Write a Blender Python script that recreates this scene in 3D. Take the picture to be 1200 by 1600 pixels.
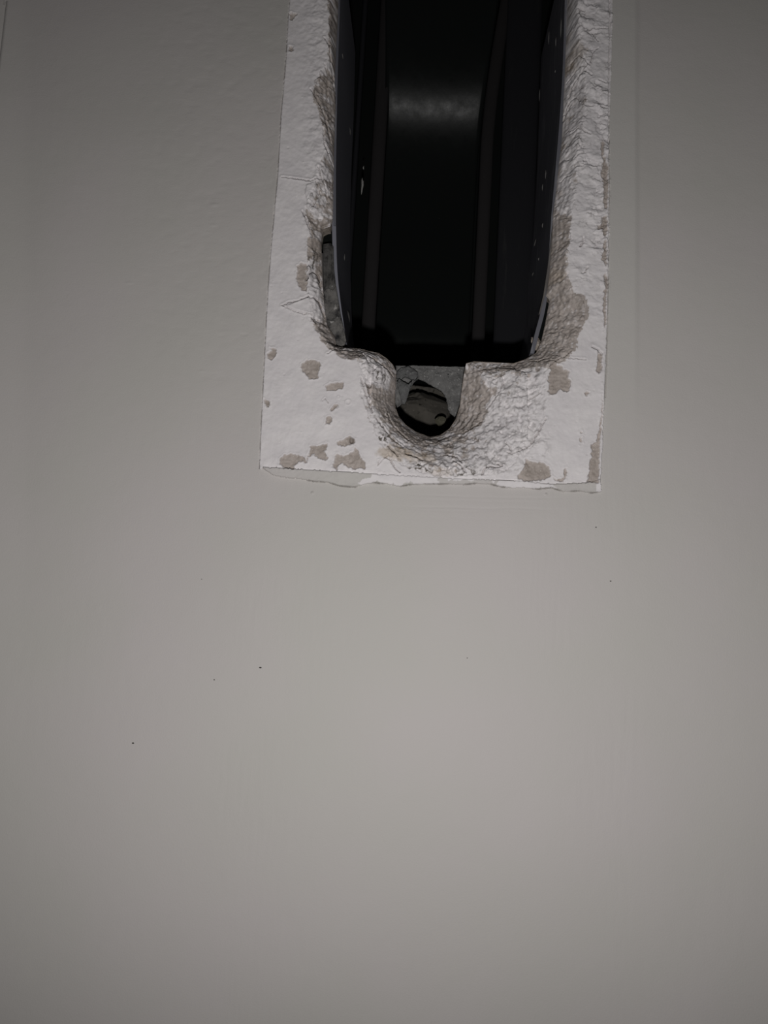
import bpy, math
import numpy as np
from mathutils import Matrix, Vector

for o in list(bpy.data.objects):
    bpy.data.objects.remove(o)
scn = bpy.context.scene
col = scn.collection
rng = np.random.RandomState(7)

# ------------------------------------------------------------------ camera, lamp, exposure
F = 1209.0                 # focal length in pixels of the 1200x1600 frame
DIST = 0.12                # phone held 12 cm from the wall
S = DIST / F               # one unit, 0.1 mm: one pixel on the wall straight ahead
Z0 = 1.10                  # height of the camera foot on the wall
n_c = Vector((58.0, -118.0, -F)).normalized()           # wall normal seen by the camera
ro = math.radians(2.9)
up_c = Vector((math.sin(ro), math.cos(ro), 0.0)); up_c = (up_c - n_c * up_c.dot(n_c)).normalized()
x_c = n_c.cross(up_c)
R = Matrix((x_c, n_c, up_c))                            # camera coords -> world coords
cam_d = bpy.data.cameras.new('camera'); cam = bpy.data.objects.new('camera', cam_d); col.objects.link(cam)
cam.matrix_world = Matrix.Translation((0, -DIST, Z0)) @ R.to_4x4()
cam_d.sensor_fit = 'HORIZONTAL'; cam_d.sensor_width = 36.0; cam_d.lens = F / 1200 * 36.0
cam_d.clip_start = 0.001; cam_d.clip_end = 10
scn.camera = cam

Rn = np.array([list(r) for r in R])

def ray(px, py):
    px, py = np.broadcast_arrays(np.asarray(px, float), np.asarray(py, float))
    v = np.stack([px - 600, 800 - py, np.full_like(px, -F)], -1)
    return v @ Rn.T

def xz(px, py, d=0.0):
    """place on the wall (units), d units behind the painted face"""
    r = ray(px, py); t = (F + d) / r[..., 1]
    return r[..., 0] * t, r[..., 2] * t

def topx(x, z, d):
    v = np.stack(np.broadcast_arrays(x, F + d, z), -1) @ Rn
    return 600 + F * v[..., 0] / -v[..., 2], 800 - F * v[..., 1] / -v[..., 2]

def world(x, d, z):
    return (x * S, d * S, z * S + Z0)

# the phone's torch, a small lamp under the lens
lx, lz = xz(655.0, 1130.0)
ld = bpy.data.lights.new('torch', 'SPOT'); lo = bpy.data.objects.new('torch', ld); col.objects.link(lo)
lo.location = (float(lx) * S, -DIST, float(lz) * S + Z0)
ax, az = xz(560.0, 820.0)
tgt = Vector(world(float(ax), 0, float(az)))
lo.rotation_euler = (tgt - lo.location).to_track_quat('-Z', 'Y').to_euler()
lo.scale = (2.0, 1.0, 1.0); ld.energy = 0.415; ld.shadow_soft_size = 0.0022; ld.spot_size = math.radians(120); ld.spot_blend = 1.0
ld.color = (1.0, 0.985, 0.97)

w = bpy.data.worlds.new('world'); scn.world = w; w.use_nodes = True
w.node_tree.nodes['Background'].inputs[0].default_value = (0.9, 0.95, 1.0, 1)
w.node_tree.nodes['Background'].inputs[1].default_value = 0.012
scn.view_settings.view_transform = 'Standard'; scn.view_settings.look = 'None'
scn.view_settings.exposure = 0.0; scn.view_settings.gamma = 1.0; scn.view_settings.use_curve_mapping = False

# ------------------------------------------------------------------ noise in numpy
def _hash(ix, iy, seed):
    n = (ix.astype(np.int64) * 374761393 + iy.astype(np.int64) * 668265263 + seed * 974634777) & 0xffffffff
    n = ((n ^ (n >> 13)) * 1274126177) & 0xffffffff
    n = (n ^ (n >> 16)) & 0xffffffff
    return n

def perlin(x, y, seed=0):
    x0 = np.floor(x); y0 = np.floor(y); fx = x - x0; fy = y - y0
    u = fx * fx * fx * (fx * (fx * 6 - 15) + 10); v = fy * fy * fy * (fy * (fy * 6 - 15) + 10)
    def g(ax, ay, dx, dy):
        a = _hash(ax, ay, seed) / 4294967296.0 * 2 * np.pi
        return np.cos(a) * dx + np.sin(a) * dy
    n00 = g(x0, y0, fx, fy); n10 = g(x0 + 1, y0, fx - 1, fy)
    n01 = g(x0, y0 + 1, fx, fy - 1); n11 = g(x0 + 1, y0 + 1, fx - 1, fy - 1)
    return ((n00 * (1 - u) + n10 * u) * (1 - v) + (n01 * (1 - u) + n11 * u) * v) * 1.5

def fbm(x, y, wl, octs=4, seed=0, gain=0.5):
    s = 0; a = 1.0; f = 1.0 / wl
    for i in range(octs):
        s = s + a * perlin(x * f + 17.3 * i, y * f - 9.1 * i, seed + i)
        a *= gain; f *= 2.03
    return s

def ridged(x, y, wl, octs=4, seed=0, gain=0.5):
    s = 0; a = 1.0; f = 1.0 / wl
    for i in range(octs):
        s = s + a * (1 - 2 * np.abs(perlin(x * f + 5.3 * i, y * f + 3.7 * i, seed + i)))
        a *= gain; f *= 2.03
    return s

def cells(x, y, wl, seed=0):
    """distance to nearest random point, and second minus first"""
    X = x / wl; Y = y / wl; x0 = np.floor(X); y0 = np.floor(Y)
    d1 = np.full(X.shape, 9.0); d2 = np.full(X.shape, 9.0); idv = np.zeros(X.shape)
    for i in (-1, 0, 1):
        for j in (-1, 0, 1):
            a = x0 + i; b = y0 + j
            h1 = _hash(a, b, seed) / 4294967296.0; h2 = _hash(a, b, seed + 91) / 4294967296.0
            d = np.hypot(a + h1 - X, b + h2 - Y)
            m = d < d1
            d2 = np.where(m, d1, np.minimum(d2, d)); idv = np.where(m, h1, idv); d1 = np.where(m, d, d1)
    return d1, d2 - d1, idv

def inside(px, py, poly):
    r = np.zeros(px.shape, bool); n = len(poly)
    for i in range(n):
        x1, y1 = poly[i][:2]; x2, y2 = poly[(i + 1) % n][:2]
        if y1 == y2: continue
        c = ((y1 > py) != (y2 > py))
        r ^= c & (px < (x2 - x1) * (py - y1) / (y2 - y1) + x1)
    return r

def near(px, py, pts, closed=True, val=None):
    """distance to a polyline, nearest point, interpolated value"""
    best = np.full(px.shape, 1e9); bx = np.zeros(px.shape); by = np.zeros(px.shape); bv = np.zeros(px.shape)
    n = len(pts)
    for i in range(n if closed else n - 1):
        x1, y1 = pts[i][:2]; x2, y2 = pts[(i + 1) % n][:2]
        dx, dy = x2 - x1, y2 - y1; L = dx * dx + dy * dy + 1e-9
        t = np.clip(((px - x1) * dx + (py - y1) * dy) / L, 0, 1)
        qx = x1 + t * dx; qy = y1 + t * dy; d = (px - qx) ** 2 + (py - qy) ** 2
        m = d < best
        best = np.where(m, d, best); bx = np.where(m, qx, bx); by = np.where(m, qy, by)
        if val is not None: bv = np.where(m, val[i] + t * (val[(i + 1) % n] - val[i]), bv)
    return np.sqrt(best), bx, by, bv

def sm(a, b, x):
    t = np.clip((x - a) / (b - a), 0, 1); return t * t * (3 - 2 * t)

# ------------------------------------------------------------------ mesh and object helpers
def mesh_np(name, v, f, mat, parent=None, smooth=True, attrs=None):
    """v: (n,3) world metres; f: (m,4) or (m,3) int"""
    me = bpy.data.meshes.new(name); v = np.asarray(v, np.float32); f = np.asarray(f, np.int32)
    me.vertices.add(len(v)); me.vertices.foreach_set('co', v.ravel())
    k = f.shape[1]
    me.loops.add(f.size); me.loops.foreach_set('vertex_index', f.ravel())
    me.polygons.add(len(f)); me.polygons.foreach_set('loop_start', np.arange(0, f.size, k, dtype=np.int32))
    me.polygons.foreach_set('loop_total', np.full(len(f), k, np.int32))
    me.polygons.foreach_set('use_smooth', np.full(len(f), smooth, bool))
    me.update(calc_edges=True); me.validate()
    for an, av in (attrs or {}).items():
        a = me.attributes.new(an, 'FLOAT', 'POINT'); a.data.foreach_set('value', np.asarray(av, np.float32))
    me.materials.append(mat)
    o = bpy.data.objects.new(name, me); col.objects.link(o)
    if parent: o.parent = parent; o.matrix_parent_inverse = parent.matrix_world.inverted()
    return o

def mesh_py(name, v, f, mat, parent=None, smooth=False, bevel=0.0, segs=2):
    me = bpy.data.meshes.new(name); me.from_pydata([tuple(p) for p in v], [], f); me.update()
    me.materials.append(mat)
    for p in me.polygons: p.use_smooth = smooth or bevel > 0
    import bmesh
    bm = bmesh.new(); bm.from_mesh(me); bmesh.ops.recalc_face_normals(bm, faces=bm.faces); bm.to_mesh(me); bm.free()
    o = bpy.data.objects.new(name, me); col.objects.link(o)
    if bevel:
        m = o.modifiers.new('bevel', 'BEVEL'); m.width = bevel; m.segments = segs; m.limit_method = 'ANGLE'
        m.angle_limit = math.radians(35); m.harden_normals = True
    if parent: o.parent = parent; o.matrix_parent_inverse = parent.matrix_world.inverted()
    return o

def empty(name, loc):
    o = bpy.data.objects.new(name, None); o.location = loc; o.empty_display_size = 0.01; col.objects.link(o)
    bpy.context.view_layer.update()
    return o

def tag(o, label=None, cat=None, group=None, kind=None):
    if label: o['label'] = label
    if cat: o['category'] = cat
    if group: o['group'] = group
    if kind: o['kind'] = kind
    return o

# ------------------------------------------------------------------ materials
class NT:
    def __init__(s, name, rough=0.6, spec=0.5):
        s.m = bpy.data.materials.new(name); s.m.use_nodes = True; s.t = s.m.node_tree
        s.b = s.t.nodes['Principled BSDF']; s.b.inputs['Roughness'].default_value = rough
        s.b.inputs['Specular IOR Level'].default_value = spec
        s.tc = s.t.nodes.new('ShaderNodeTexCoord')
    def n(s, typ, **kw):
        x = s.t.nodes.new(typ)
        for k, v in kw.items():
            if k in x.inputs: x.inputs[k].default_value = v
            else: setattr(x, k, v)
        return x
    def l(s, a, b): s.t.links.new(a, b)
    def coords(s, scale=(1, 1, 1), rot=(0, 0, 0)):
        m = s.n('ShaderNodeMapping'); m.inputs['Scale'].default_value = scale; m.inputs['Rotation'].default_value = rot
        s.l(s.tc.outputs['Object'], m.inputs['Vector']); return m.outputs[0]
    def noise(s, units, detail=4, rough=0.55, scale=(1, 1, 1), dist=0.0):
        x = s.n('ShaderNodeTexNoise'); x.inputs['Scale'].default_value = 1 / (units * S)
        x.inputs['Detail'].default_value = detail; x.inputs['Roughness'].default_value = rough
        x.inputs['Distortion'].default_value = dist
        s.l(s.coords(scale), x.inputs['Vector']); return x.outputs['Fac']
    def ramp(s, fac, stops):
        r = s.n('ShaderNodeValToRGB'); e = r.color_ramp.elements
        while len(e) < len(stops): e.new(0.5)
        for i, (p, c) in enumerate(stops):
            e[i].position = p; e[i].color = (c, c, c, 1) if isinstance(c, (int, float)) else (*c, 1)
        s.l(fac, r.inputs[0]); return r.outputs[0]
    def mix(s, fac, a, b):
        x = s.n('ShaderNodeMix', data_type='RGBA')
        for i, v in ((0, fac), (6, a), (7, b)):
            if isinstance(v, (int, float)): x.inputs[i].default_value = v
            elif isinstance(v, tuple): x.inputs[i].default_value = (*v, 1)
            else: s.l(v, x.inputs[i])
        return x.outputs[2]
    def attr(s, name):
        a = s.n('ShaderNodeAttribute'); a.attribute_name = name; return a.outputs['Fac']
    def color(s, c): s.l(c, s.b.inputs['Base Color'])
    def bump(s, h, units, strength=1.0, prev=None):
        b = s.n('ShaderNodeBump'); b.inputs['Distance'].default_value = units * S; b.inputs['Strength'].default_value = strength
        s.l(h, b.inputs['Height'])
        if prev: s.l(prev, b.inputs['Normal'])
        return b.outputs[0]
    def normal(s, n): s.l(n, s.b.inputs['Normal'])

def wall_material():
    m = NT('painted_plaster', 0.62, 0.25)
    # wall paint, two slightly different coats; broad mottling
    big = m.ramp(m.noise(260, 3, 0.5), [(0.35, 0.0), (0.65, 1.0)])
    paint = m.mix(big, (0.508, 0.477, 0.466), (0.492, 0.473, 0.448))
    # old white coat
    wn = m.ramp(m.noise(45, 5, 0.6), [(0.3, 0.0), (0.7, 1.0)])
    white = m.mix(wn, (0.655, 0.622, 0.634), (0.735, 0.700, 0.702))
    # bare mortar: brown grey with pale and dark grains
    bn = m.ramp(m.noise(22, 6, 0.65), [(0.3, 0.0), (0.7, 1.0)])
    bare = m.mix(bn, (0.29, 0.25, 0.222), (0.46, 0.405, 0.375))
    gr = m.ramp(m.noise(3.2, 3, 0.7), [(0.64, 0.0), (0.72, 1.0)])
    bare = m.mix(gr, bare, (0.68, 0.64, 0.59))
    dk = m.ramp(m.noise(4.5, 3, 0.7, scale=(1.1, 1.2, 0.9)), [(0.26, 1.0), (0.34, 0.0)])
    bare = m.mix(dk, bare, (0.15, 0.125, 0.105))
    # old gypsum in the broken zone: pale grey, ochre stain
    c = m.mix(m.attr('coat'), white, paint)
    c = m.mix(m.attr('bare'), c, bare)
    c = m.mix(m.attr('stain'), c, (0.40, 0.31, 0.21))
    c = m.mix(m.attr('band'), c, (0.520, 0.500, 0.478))
    c = m.mix(m.attr('grime'), c, (0.12, 0.105, 0.09))
    m.color(c)
    n1 = m.bump(m.noise(9, 5, 0.6), 0.9, 0.14)
    n2 = m.bump(m.noise(2.2, 3, 0.6), 1.0, 0.25, n1)
    m.normal(n2)
    return m.m

def mortar_material(name, a, b, g, grain=4, bump=2.5):
    m = NT(name, 0.9, 0.2)
    c = m.mix(m.ramp(m.noise(30, 6, 0.65), [(0.3, 0.0), (0.7, 1.0)]), a, b)
    c = m.mix(m.ramp(m.noise(grain, 3, 0.7), [(0.60, 0.0), (0.70, 1.0)]), c, g)
    c = m.mix(m.ramp(m.noise(grain * 1.7, 2, 0.7, scale=(1.2, 1, 0.8)), [(0.27, 1.0), (0.34, 0.0)]), c, tuple(x * 0.3 for x in a))
    m.color(c)
    m.normal(m.bump(m.noise(grain * 1.5, 6, 0.7), bump, 0.8))
    return m.m

def steel_material(name, base, scuff, rough=0.4, scuff_lo=0.62, dust=0.0, spec=0.5, wav=0.0):
    m = NT(name, rough, spec)
    s1 = m.ramp(m.noise(14, 5, 0.65, scale=(1, 1, 0.10)), [(scuff_lo, 0.0), (scuff_lo + 0.10, 1.0)])
    c = m.mix(s1, base, scuff)
    s2 = m.ramp(m.noise(3.5, 3, 0.7), [(0.70, 0.0), (0.78, 1.0)])
    c = m.mix(s2, c, tuple(min(1, x * 2.0 + 0.02) for x in scuff))
    if dust:
        d = m.ramp(m.noise(18, 6, 0.75), [(0.38, 0.0), (0.62, dust)])
        c = m.mix(d, c, (0.20, 0.19, 0.18))
    m.color(c)
    m.l(m.ramp(m.noise(24, 5, 0.7), [(0.3, rough - 0.02), (0.7, rough + 0.06)]), m.b.inputs['Roughness'])
    nn = m.bump(m.noise(16, 4, 0.6, scale=(1, 1, 0.3)), 1.2, 0.10 + wav)
    m.normal(nn)
    return m.m

M_WALL = wall_material()
M_MORTAR = mortar_material('grey_brown_mortar', (0.22, 0.185, 0.155), (0.33, 0.29, 0.255), (0.55, 0.5, 0.45))
M_SIDE = steel_material('black_painted_steel', (0.19, 0.19, 0.22), (0.24, 0.24, 0.27), 0.6, spec=0.15)
M_FLANGE = steel_material('matt_black_steel', (0.013, 0.013, 0.015), (0.019, 0.019, 0.020), 0.7, spec=0.08)
M_SIDE2 = steel_material('scuffed_black_steel', (0.12, 0.12, 0.14), (0.22, 0.22, 0.24), 0.6, 0.55, 0.10, spec=0.15)
M_BACK = steel_material('glossy_black_steel', (0.0075, 0.0085, 0.0082), (0.010, 0.010, 0.010), 0.22, 0.74, spec=0.020)
M_RAIL = steel_material('dull_black_steel', (0.020, 0.0185, 0.019), (0.026, 0.025, 0.025), 0.7, 0.66, spec=0.08)
M_DUSTY = steel_material('dust_covered_steel', (0.018, 0.018, 0.019), (0.07, 0.068, 0.066), 0.8, 0.52, 0.75, 0.15, 0.5)
M_EDGE = steel_material('bare_steel_edge', (0.085, 0.075, 0.072), (0.13, 0.12, 0.115), 0.5, 0.55, 0.3)
M_BLOCK = mortar_material('dusty_grey_cement', (0.115, 0.113, 0.112), (0.215, 0.212, 0.208), (0.42, 0.41, 0.40), 3.6, 4.5)
M_SCUFF = steel_material('dirty_black_steel', (0.012, 0.012, 0.012), (0.07, 0.068, 0.065), 0.8, 0.50, 0.45, 0.1, 0.5)
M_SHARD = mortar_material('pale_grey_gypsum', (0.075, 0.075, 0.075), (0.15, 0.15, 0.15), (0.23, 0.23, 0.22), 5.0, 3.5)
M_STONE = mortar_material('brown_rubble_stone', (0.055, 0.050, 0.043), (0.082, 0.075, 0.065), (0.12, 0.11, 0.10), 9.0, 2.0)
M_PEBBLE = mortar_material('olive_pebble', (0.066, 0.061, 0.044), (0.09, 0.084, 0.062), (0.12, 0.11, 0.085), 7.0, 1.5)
M_FLECK = mortar_material('plaster_splash', (0.22, 0.21, 0.20), (0.34, 0.33, 0.32), (0.4, 0.39, 0.38), 5.0, 1.0)
M_SPECK = mortar_material('dark_dirt', (0.03, 0.028, 0.025), (0.06, 0.055, 0.05), (0.08, 0.07, 0.06), 3.0, 0.5)

# ------------------------------------------------------------------ outlines, in pixels of the photograph + depth behind the face
HOLE = [(530, -60, 35), (528, 20, 35), (525, 80, 34), (523, 120, 34), (524, 170, 34), (522, 230, 34), (521, 290, 32), (520, 340, 30), (516, 353, 28),
        (504, 357, 28), (502, 380, 28), (503, 420, 28), (506, 470, 28), (511, 508, 32), (523, 527, 36), (526, 541, 38), (545, 544, 38),
        (563, 545, 40), (577, 549, 44), (592, 552, 48), (604, 560, 54), (614, 570, 62), (619, 580, 66), (619, 598, 70), (617, 616, 72), (618, 636, 76),
        (623, 650, 80), (634, 664, 82), (650, 675, 84), (672, 683, 84), (688, 680, 84), (702, 670, 84), (712, 655, 82),
        (718, 635, 80), (721, 610, 76), (724, 588, 68), (728, 568, 60), (740, 565, 56), (762, 566, 52), (784, 567, 48), (802, 568, 44),
        (820, 562, 42), (837, 552, 42), (846, 532, 44), (852, 505, 44), (857, 478, 42), (859, 468, 38), (853, 462, 36), (857, 440, 34), (860, 410, 32),
        (863, 370, 30), (864, 335, 30), (869, 300, 32), (873, 260, 34), (878, 220, 36), (880, 170, 38), (883, 110, 38), (885, 50, 38), (888, -60, 38)]
OUTER = [(516, -60), (515, 20), (513, 45), (517, 90), (506, 105), (498, 118), (490, 140), (497, 165), (503, 190), (507, 215), (508, 235), (500, 262),
         (494, 285), (489, 300), (478, 322), (474, 335), (484, 360), (482, 380), (480, 410), (478, 440), (484, 462), (487, 480), (484, 500), (495, 520), (507, 535),
         (520, 550), (545, 565), (560, 563), (566, 580), (562, 600), (566, 625), (575, 650), (586, 675), (600, 700), (612, 718), (640, 733),
         (690, 744), (735, 742), (775, 742), (800, 728), (812, 712), (840, 690), (852, 655), (850, 620), (852, 585), (858, 572), (880, 562), (893, 548), (903, 520), (915, 490),
         (915, 472), (900, 466), (893, 455), (886, 430), (888, 400), (893, 370), (892, 345), (897, 320), (902, 270), (905, 220), (915, 180), (918, 140),
         (912, 100), (905, 60), (903, 20), (903, -60)]
PATCH = [(458, -60), (450, 30), (447, 90), (439, 180), (434, 270), (427, 350), (420, 430), (415, 520), (411, 600), (407, 680), (405, 732),
         (520, 738), (600, 745), (700, 752), (800, 758), (880, 764), (937, 768), (941, 700), (944, 620), (947, 540), (950, 450), (952, 350), (952, 200), (955, 100), (958, -60)]
STRIP = [(410, 731), (450, 733), (520, 737), (545, 738), (590, 742), (640, 744), (700, 748), (760, 750), (810, 752), (860, 757), (915, 755), (937, 750), (940, 768), (925, 770),
         (905, 767), (880, 768), (862, 762), (840, 764), (815, 762), (795, 762), (780, 760), (765, 756), (745, 755), (725, 757), (700, 756), (665, 756),
         (640, 757), (625, 760), (605, 756), (585, 754), (566, 757), (555, 761), (530, 759), (512, 753), (490, 752), (470, 748), (445, 746), (428, 742)]
def P2(poly):
    out = []
    for p in poly:
        a, b = xz(p[0], p[1], p[2] if len(p) > 2 else 0.0); out.append((float(a), float(b)))
    return out

# ------------------------------------------------------------------ the wall: one dense relief, cut at the slot
STEP = 1.12
gx0, _ = xz(385, 760); gx1, _ = xz(1012, 100); _, gz0 = xz(700, 805); _, gz1 = xz(700, -62)
gx0, gx1, gz0, gz1 = float(gx0), float(gx1), float(gz0), float(gz1)
def axis(a, b, lo, hi, step):
    mid = np.arange(a, b, step)
    def out(start, end, sgn):
        r = []; s = step * 1.6; p = start
        while sgn * (end - p) > 0:
            p += sgn * s; s = min(s * 1.18, 4.6); r.append(p)
        return r
    l = out(a, lo, -1)[::-1]; r = out(mid[-1], hi, 1)
    far_l = [l[0] - k for k in (1500, 900, 500, 250, 100, 40)]; far_r = [r[-1] + k for k in (40, 100, 250, 500, 900, 1500)]
    return np.array(far_l + l + list(mid) + r + far_r)
XS = axis(gx0, gx1, -780, 680, STEP)
zt = float(gz1)
ZS = axis(gz0, gz1, -760, gz1 + 60, STEP)
ZS = ZS[ZS < gz1 + 75]                              # the wall runs on a little above the frame
X, Z = np.meshgrid(XS, ZS, indexing='ij'); shp = X.shape
PX, PY = topx(X, Z, 0.0)

hole = P2(HOLE); outer = P2(OUTER); patch = P2(PATCH)
wx = 2.2 * fbm(X, Z, 14, 3, 11); wz = 2.2 * fbm(X, Z, 14, 3, 23)         # ragged outlines
wfx = 1.2 * fbm(X, Z, 5, 2, 31); wfz = 1.2 * fbm(X, Z, 5, 2, 37)
in_hole = inside(X, Z, hole)
core = (PX > 380) & (PX < 1010) & (PY > -90) & (PY < 800)
ci = np.where(core)
def sub(a): return a[ci]
def put(v, fill=0.0):
    r = np.full(shp, fill); r[ci] = v; return r
x_, z_ = sub(X), sub(Z)
hd, hqx, hqz, hv = near(x_, z_, hole, True, [p[2] for p in HOLE])
od, _, _, _ = near(x_ + sub(wx) * 1.4, z_ + sub(wz) * 1.4, outer)
in_out = inside(x_ + sub(wx) * 1.4, z_ + sub(wz) * 1.4, outer)
ih = sub(in_hole)
t = np.where(ih, 0.0, hd / (hd + od + 1e-6)); broken = in_out & ~ih

base = 1.6 * fbm(X, Z, 300, 2, 3) + 0.10 * fbm(X, Z, 26, 3, 5)
brush = 0.10 * fbm(X, Z * 0.12, 9, 3, 77) * sm(-0.2, 0.4, fbm(X, Z, 260, 2, 41))
H = base + brush
# hand-smoothed filler left of and above the patch: shallow dimples
dim = sm(150, 330, PX) * sm(760, 500, PY) * (PX < 460)
H += 0.5 * dim * np.maximum(0, fbm(X, Z, 22, 3, 51))
# the wall turns at its left edge
H += -np.where(X < -655, 0.0, 0.0)
ledge = sm(45, 0, PX)
H -= 9.0 * sm(50, -40, PX) * sm(1500, 300, PY)
cx, cz = xz(np.array([8.0, 7.0, 4.0, 0.0, -8.0]), np.array([-60.0, 30.0, 55.0, 90.0, 130.0]))
cpoly = [(float(a), float(b)) for a, b in zip(cx, cz)]
inc = np.zeros(shp); mm = (PX < 40) & (PY < 170)
cp2 = cpoly + [(-900.0, cpoly[-1][1]), (-900.0, cpoly[0][1] + 200)]
inc = np.where(mm & inside(X, Z, cp2), 1.0, 0.0)
H += inc * 14.0
# feathered touch-up band right of the slot, ends in a soft ridge
H += -2.0 * sm(1001, 990, PX) * sm(938, 950, PX) * sm(740, 380, PY)
bandm = sm(1003, 992, PX + 3 * fbm(X, Z, 120, 2, 9)) * sm(936, 944, PX) * sm(800, 420, PY)

# patch: the older white coat laid bare where the cover plate sat
in_patch = inside(X + 0.5 * wfx, Z + 0.5 * wfz, patch)
pd_, _, _, _ = near(x_, z_, patch)
pdist = put(pd_, 999.0)
pm = in_patch.astype(float)
lump = 1.0 * fbm(X, Z, 40, 4, 61) + 0.22 * fbm(X, Z, 7, 3, 67)
def stair(f, step, lo=0.6):
    q = f / step; k = np.floor(q); fr = q - k
    return step * (k + sm(lo, 1.0, fr)), sm(lo, lo + 0.2, fr) * sm(1.0, 0.9, fr)
rough_top = sm(560, 330, PY) * sm(880, 905, PX)                     # lumpy white coat on the right jamb
c1, c2, cid = cells(X + 5 * fbm(X, Z, 20, 2, 71), Z * 1.4 + 5 * fbm(X, Z, 20, 2, 72), 17, 5)
mod = sm(-0.3, 0.5, fbm(X, Z, 40, 2, 85))
st1_, e1_ = stair(2.6 * fbm(X + 0.4 * Z, Z * 1.5, 26, 5, 88, 0.55), 1.5)
lump += rough_top * (0.3 + mod) * 1.3 * st1_
lump += 0.5 * rough_top * (0.4 + mod) * (2.0 * fbm(X, Z, 18, 4, 81) + 1.5 * np.abs(fbm(X, Z * 1.3, 11, 3, 84)) - 1.2 * (1 - sm(0, 0.5, c1)) * (cid > 0.6))
rough_bot = sm(620, 720, PX) * sm(868, 845, PX) * sm(560, 590, PY) * sm(752, 730, PY)
st2_, e2_ = stair(3.2 * fbm(X - 0.3 * Z, Z * 1.3, 40, 5, 89, 0.55), 1.7)
lump += rough_bot * (0.2 + mod) * 1.3 * st2_
lump += 0.5 * rough_bot * (3.0 * fbm(X + Z * 0.3, Z, 30, 4, 83) + 2.2 * np.abs(fbm(X - 0.5 * Z, Z * 1.4, 20, 3, 86)) * (0.3 + mod))
rough_l = sm(455, 500, PX) * sm(560, 420, PY) * (PX < 530)
lump += rough_l * 1.5 * fbm(X, Z, 12, 4, 87)
H = np.where(in_patch, base * 0.5 - 2.2 + lump, H)
# worn lip of paint below the patch
st = P2(STRIP); ins = inside(X + 0.8 * wfx, Z + 0.8 * wfz, st)
sd, _, _, _ = near(x_, z_, st); sdist = put(sd, 99.0)
H = np.where(ins, base - 6.5 + 2.5 * sm(7, 0, sdist) * 0 + 0.8 * fbm(X, Z, 20, 3, 91) + 0.14 * np.clip((PY - 744), -10, 20), H)

bare = np.zeros(shp); stain = np.zeros(shp); grime = np.zeros(shp)
coat = np.where(in_patch, 0.0, 1.0)
coat = np.where(ins, np.where((PX + 0.9 * (PY - 745) + 5 * wx > 574) & (PX + 5 * wx < 690) & (PY < 757 + 3 * wz) | (PX > 700) & (PY < 750 + 3 * wz) & (PX < 912) | (PX + 6 * wx > 776) & (PX + 6 * wx < 868) & (PY < 764 + 3 * wfx) | (PX > 931), 0.0, 1.0), coat)

CHIPS = [
 [(420, 541), (428, 543), (433, 547), (432, 556), (425, 563), (418, 560), (417, 552), (423, 548)],
 [(471, 570), (478, 562), (490, 561), (500, 566), (502, 574), (499, 580), (496, 586), (500, 589), (494, 593), (484, 593), (478, 586), (472, 581)],
 [(508, 604), (516, 599), (532, 597), (538, 600), (535, 608), (524, 611), (510, 611)],
 [(412, 622), (416, 625), (421, 627), (420, 637), (415, 635)],
 [(515, 640), (519, 634), (527, 632), (531, 635), (524, 638), (518, 644)],
 [(508, 652), (515, 650), (521, 655), (518, 662), (508, 664)],
 [(436, 719), (444, 710), (456, 708), (468, 710), (478, 716), (480, 724), (470, 722), (460, 728), (458, 735), (446, 733), (437, 727)],
 [(484, 696), (496, 696), (508, 693), (513, 692), (511, 702), (508, 706), (513, 716), (510, 721), (498, 717), (490, 711), (482, 714), (480, 722), (478, 716), (484, 706)],
 [(525, 691), (536, 686), (546, 680), (555, 686), (553, 695), (540, 698), (529, 697)],
 [(520, 722), (526, 708), (538, 712), (550, 705), (554, 698), (561, 704), (562, 714), (571, 722), (571, 735), (562, 731), (553, 735), (545, 730), (532, 724), (526, 735), (517, 731)],
 [(572, 566), (580, 568), (576, 574)],
 [(860, 566), (876, 572), (889, 580), (888, 588), (892, 600), (890, 612), (884, 615), (876, 607), (872, 611), (868, 618), (858, 618), (855, 611), (858, 604), (855, 594), (858, 584)],
 [(806, 748), (816, 734), (822, 716), (830, 722), (846, 722), (858, 729), (862, 742), (852, 750), (840, 752), (822, 752)],
 [(862, 744), (870, 750), (880, 746), (881, 732), (886, 731), (886, 744), (880, 753), (868, 753)],
 [(912, 614), (918, 611), (922, 612), (919, 618), (914, 618)],
 [(904, 674), (909, 673), (910, 678), (906, 679)], [(905, 684), (910, 684), (911, 691), (906, 690)],
 [(941, 600), (939, 640), (936, 670), (930, 690), (922, 694), (924, 700), (920, 735), (916, 755), (935, 757), (937, 720), (939, 680), (942, 640)],
 [(932, 548), (941, 554), (942, 576), (936, 586), (930, 582), (933, 565)],
 [(943, 520), (949, 500), (947, 470), (951, 440), (947, 424), (943, 430), (944, 450), (941, 475), (943, 500)],
 [(940, 405), (948, 420), (948, 400), (947, 370), (943, 380)],
 [(940, 215), (945, 225), (944, 240), (948, 255), (951, 262), (951, 300), (948, 330), (942, 325), (943, 300), (938, 270), (942, 250), (938, 235)],
 [(940, 340), (949, 336), (950, 362), (943, 372), (940, 360)], [(933, 352), (944, 348), (946, 358), (934, 360)],
 [(453, 20), (466, 22), (461, 30), (454, 34)], [(450, 72), (459, 74), (460, 81), (451, 82)],
 [(463, 415), (472, 411), (481, 414), (482, 440), (478, 457), (470, 454), (463, 436)],
 [(479, 372), (490, 368), (492, 392), (486, 408), (480, 398)],
 [(489, 300), (480, 312), (490, 316), (500, 305)],
 [(505, 340), (476, 332), (482, 350), (487, 370), (490, 420), (502, 430), (504, 356)],
]
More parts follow.
